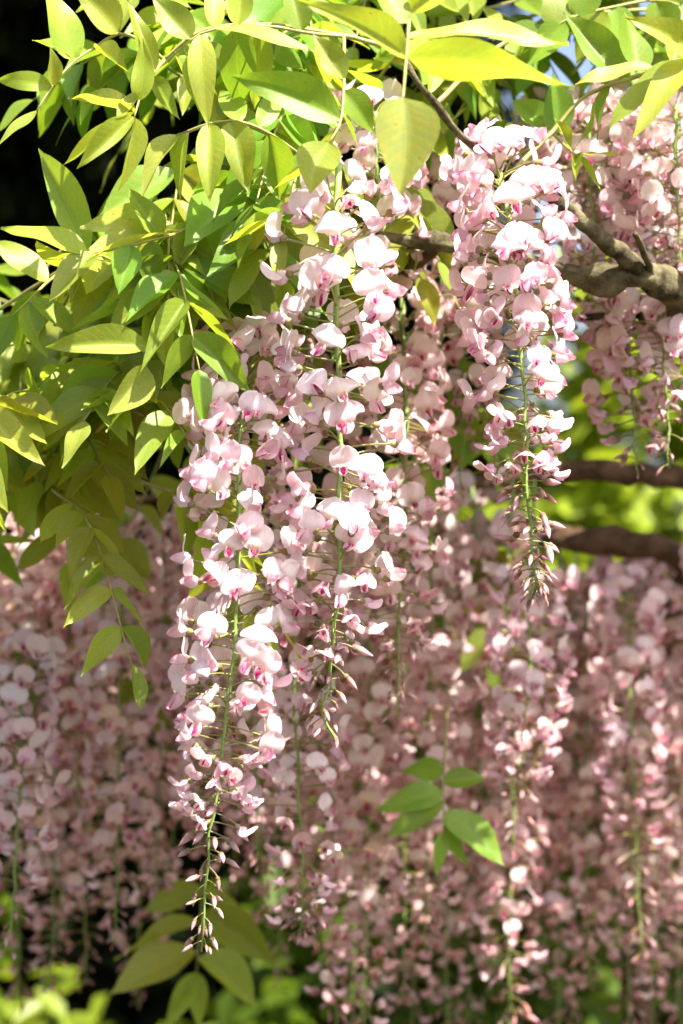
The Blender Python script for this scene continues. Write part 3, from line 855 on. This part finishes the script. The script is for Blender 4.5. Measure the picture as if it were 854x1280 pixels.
hero_leaf('large oval yellow leaflet hanging by a pink stalk under a broad horizontal one', [(512, -30, 1.40), (511, 30, 1.38), (507, 85, 1.345), (504, 122, 1.31)], [
    (508, 90, 722, 94, 1.36, -.02, 76, (0.0, 0.85, 0.62), MID), (504, 120, 500, 244, 1.31, -.01, 88, F, GLARE_PALE), (508, 86, 390, -8, 1.36, -.05, 46, F, YOUNG), (511, 46, 712, 40, 1.37, .02, 42, UPF, YOUNG),
    (511, 20, 450, -40, 1.38, 0, 44, F, YOUNG), (511, 10, 580, -34, 1.38, 0, 44, F, YOUNG)], 6, 0.0012)
hero_leaf('glare-pale and green leaflets on a reddish twig above the sunlit flowers', [(735, 118, 1.60), (790, 96, 1.58), (830, 84, 1.56), (870, 70, 1.55)], [
    (816, 72, 722, 84, 1.56, -.01, 32, UPF, GLARE_PALE), (872, 70, 792, 16, 1.55, -.02, 48, F, YOUNG), (856, 86, 752, 142, 1.56, -.02, 32, UPF, YOUNG), (880, 100, 786, 146, 1.55, -.03, 46, UPF, YOUNG),
    (780, 98, 706, 10, 1.58, .02, 50, F, GREEN), (760, 108, 742, 172, 1.59, 0, 26, LS, GREEN), (820, 80, 780, 20, 1.58, .03, 50, F, GREEN), (838, 82, 862, 10, 1.56, .02, 40, F, MID)], 7)
hero_leaf('upper spray of green leaflets closing the top above the reddish twig', [(860, 10, 1.70), (820, 0, 1.66), (770, 8, 1.64), (720, 20, 1.62), (680, 40, 1.62)], [
    (850, 8, 880, 70, 1.68, -.02, 52, F, GREEN), (840, 4, 850, -40, 1.68, 0, 48, F, MID), (815, 0, 830, 60, 1.66, 0, 48, F, GREEN), (770, 8, 790, 72, 1.64, 0, 46, F, GREEN), (745, 14, 720, 78, 1.63, 0, 46, F, MID),
    (720, 20, 740, -40, 1.62, 0, 44, F, GREEN), (700, 30, 660, 84, 1.62, 0, 44, F, GREEN), (690, 36, 690, -20, 1.62, 0, 44, F, MID), (680, 40, 610, 50, 1.62, 0, 44, F, GREEN), (800, 2, 790, -40, 1.65, 0, 44, F, MID)], 16)
hero_leaf('hanging green leaflets at the base of the reddish twig', [(690, 165, 1.62), (702, 178, 1.60), (722, 196, 1.58)], [
    (692, 158, 690, 92, 1.61, .01, 44, F, GREEN), (722, 196, 752, 232, 1.58, -.02, 12, F, YOUNG), (712, 188, 696, 146, 1.59, -.02, 20, SIDE, YOUNG), (720, 195, 775, 182, 1.58, -.02, 18, UPF, GLARE_PALE),
    (716, 190, 720, 226, 1.58, -.02, 14, F, YOUNG), (705, 180, 755, 132, 1.58, -.02, 26, SIDE, MID), (690, 165, 640, 120, 1.62, .02, 40, F, GREEN)], 8)
hero_leaf('olive horizontal leaflet with a hanging curled one below it', [(205, 350, 1.56), (195, 390, 1.53), (188, 425, 1.51), (183, 458, 1.5)], [
    (183, 432, 58, 430, 1.51, -.02, 40, (0, -.9, .5), YOUNG), (183, 458, 136, 520, 1.5, -.01, 44, SIDE, GLARE_PALE), (196, 385, 178, 440, 1.53, -.02, 26, F, YOUNG), (200, 370, 90, 410, 1.54, -.02, 34, UPF, MID),
    (190, 410, 236, 470, 1.52, .02, 34, F, GREEN), (203, 356, 262, 390, 1.55, .0, 36, UPF, MID)], 9)
hero_leaf('spray of broad leaflets whitened by sun glare in the leafy bank', [(245, 275, 1.56), (225, 290, 1.53), (190, 300, 1.51), (150, 310, 1.5), (110, 318, 1.5)], [
    (218, 292, 78, 318, 1.52, -.03, 44, UPF, GLARE_PALE), (228, 286, 100, 282, 1.53, -.02, 40, UPF, GLARE_PALE), (200, 298, 160, 232, 1.52, .0, 40, F, YOUNG), (160, 308, 148, 366, 1.51, -.02, 42, F, GREEN),
    (110, 318, 48, 184, 1.52, .03, 44, F, MID), (112, 318, 8, 262, 1.51, .0, 44, UPF, YOUNG), (130, 314, 60, 372, 1.5, -.02, 40, UPF, MID), (240, 278, 218, 342, 1.55, -.02, 38, F, YOUNG), (175, 304, 196, 372, 1.52, 0, 36, F, GREEN)], 10)
hero_leaf('green leaflets crossing the lower part of the leafy bank', [(90, 330, 1.62), (60, 352, 1.58), (40, 372, 1.56), (15, 395, 1.55)], [
    (60, 350, -10, 300, 1.58, 0, 44, UPF, YOUNG), (42, 370, 110, 412, 1.56, -.02, 36, UPF, MID), (15, 395, -25, 470, 1.55, 0, 40, F, GREEN), (30, 382, 60, 450, 1.56, -.01, 36, F, MID), (50, 360, 20, 440, 1.57, .02, 40, F, GREEN), (75, 340, 140, 350, 1.6, -.02, 38, UPF, GLARE_PALE)], 11)
hero_leaf('dim leaf with dappled leaflets below the leafy bank', [(230, 478, 1.85), (205, 560, 2.080), (180, 620, 2.060), (150, 675, 2.040)], [
    (190, 600, 62, 640, 2.070, -.02, 46, UPF, MID), (150, 675, 105, 745, 2.040, -.01, 32, F, GREEN), (152, 672, 190, 726, 2.040, -.01, 38, F, MID), (175, 628, 210, 668, 2.060, 0, 36, UPF, MID), (165, 645, 82, 690, 2.050, 0, 26, UPF, GREEN),
    (195, 590, 240, 612, 2.070, 0, 34, F, MID), (210, 550, 120, 575, 2.080, 0, 44, UPF, GREEN), (218, 525, 262, 560, 2.080, 0, 38, F, GREEN)], 12)
hero_leaf('leaf reaching in over the shaded curtain below the leafy bank', [(40, 590, 1.92), (0, 640, 1.85), (-20, 680, 1.8)], [
    (-18, 700, 56, 676, 1.8, -.03, 44, UPF, YOUNG), (-10, 660, 30, 735, 1.8, 0, 34, F, GREEN), (15, 620, 70, 640, 1.85, 0, 40, UPF, MID), (30, 600, -30, 590, 1.85, 0, 40, UPF, GREEN)], 13)
hero_leaf('low green leaf of curved leaflets among the shaded flowers', [(560, 880, 2.00), (556, 940, 1.96), (554, 990, 1.93), (556, 1040, 1.92)], [
    (552, 990, 472, 1004, 1.93, -.02, 40, (-.1, -.85, .55), GREEN), (552, 1000, 484, 1048, 1.93, -.02, 32, (-.1, -.85, .55), GREEN), (556, 1010, 634, 1080, 1.93, -.02, 48, (0.3, -.8, .6), GREEN), (555, 965, 500, 960, 1.95, 0, 40, (-.1, -.85, .55), GREEN),
    (556, 1040, 545, 1096, 1.92, -.01, 22, F, GREEN), (556, 1030, 590, 1085, 1.92, 0, 24, F, GREEN), (556, 975, 610, 968, 1.94, 0, 34, (-.1, -.85, .55), GREEN)], 14)
hero_leaf('low shaded leaf under the tip of the pale pink raceme', [(255, 1080, 2.25), (252, 1140, 2.20), (248, 1190, 2.18), (246, 1215, 2.17)], [
    (248, 1190, 138, 1240, 2.18, -.02, 52, UPF, MID), (250, 1150, 140, 1190, 2.20, -.02, 48, UPF, MID), (248, 1200, 322, 1254, 2.18, -.02, 46, UPF, MID), (252, 1140, 345, 1206, 2.20, 0, 52, F, MID), (246, 1215, 205, 1285, 2.17, 0, 30, F, MID),
    (246, 1215, 250, 1290, 2.17, 0, 28, F, MID), (254, 1110, 330, 1150, 2.22, 0, 46, UPF, MID), (254, 1110, 180, 1140, 2.22, 0, 46, UPF, MID)], 15)

# random leaves of the leafy bank and of the top
LG = 'leaves of the leafy bank'; TG = 'leaves of the top fringe'
HUES = ((YOUNG, 'yellow-green'), (MID, 'mid-green'), (GREEN, 'fresh green'), (DEEP, 'dark green'))
rr = random.Random(33)


def bank_label(word, x, y):
    place = ('under the arching leaf tip' if y < 330 else 'around the olive horizontal leaflet' if y < 450 else 'low above the shaded curtain')
    side = 'out by the black shade' if x < 110 else 'towards the longest raceme' if x > 220 else 'amid the bank'
    return '%s pinnate leaf, leafy bank, %s, %s' % (word, place, side)


for i in range(84):
    if i < 36:
        x = rr.uniform(120, 390); y = rr.uniform(150, 400); D = rr.uniform(1.58, 1.84)
        if x > 300: y = min(y, 270); D = rr.uniform(1.60, 1.8)
        col, word = rr.choice((HUES[0], HUES[0], HUES[1], HUES[2]))
    else:
        x = rr.uniform(-60, 330); y = rr.uniform(330, 640); D = rr.uniform(1.62, 2.0)
        if x < 150 and y < 370: y += 60
        if y > 520 and x > 220: x -= 140
        if y > 430: D = rr.uniform(1.58, 1.85)
        col, word = rr.choice((HUES[0], HUES[1], HUES[1], HUES[2], HUES[2], HUES[3]) if y < 420 else (HUES[0], HUES[0], HUES[1], HUES[1], HUES[2], HUES[3]))
    d = (rr.uniform(-1, 0.5), rr.uniform(-1.0, 0.2), rr.uniform(-0.4, 0.3))
    if x < 260 and y < 360:
        x = max(x, 170); y = max(y, 300 if x < 220 else 235); d = (abs(d[0]) * 0.6 - 0.1, d[1], -abs(d[2]))
    random_leaf(bank_label(word, x, y), LG, P(x + 25, y - 25, D), d, rr.uniform(.09, .13), rr.choice((5, 5, 6)), rr.uniform(.040, .055), col, 1000 + i)
for i in range(50):
    x = rr.uniform(190, 900); y = rr.uniform(0, 130); D = rr.uniform(1.62, 1.95)
    d = (rr.uniform(-1, 1), rr.uniform(-1.0, 0.1), rr.uniform(-0.4, 0.4))
    if x > 470: y = rr.uniform(0, 75); D = rr.uniform(1.74, 2.0); d = (d[0], d[1] * 0.5, d[2])
    col, word = rr.choice((HUES[0], HUES[1], HUES[2], HUES[2]))
    place = 'above the longest raceme' if x < 470 else 'above the short dense raceme' if x < 700 else 'over the sunlit racemes by the reddish twig'
    random_leaf('%s pinnate leaf in the leaf fringe %s' % (word, place), TG, P(x, y, D), d, rr.uniform(.09, .14), rr.choice((5, 6)), rr.uniform(.040, .054), col, 1100 + i)
for i, (x, y, D) in enumerate(((60, 800, 2.35), (180, 760, 2.3), (235, 900, 2.35), (560, 620, 2.2), (600, 700, 2.3), (560, 480, 2.0), (590, 560, 2.05), (540, 520, 2.1), (845, 960, 2.45), (30, 1010, 2.35))):
    rr = random.Random(2000 + i)
    random_leaf('dim green pinnate leaf caught deep among the shaded pink racemes', 'leaves inside the shaded curtain', P(x, y - 30, D), (rr.uniform(-1, 1), rr.uniform(-1, -0.3), rr.uniform(-.5, .1)), rr.uniform(.09, .13), 5, rr.uniform(.042, .055), rr.choice((MID, GREEN)), 2100 + i)
print('flowers', N_FLOWERS, 'objects', len(bpy.data.objects))
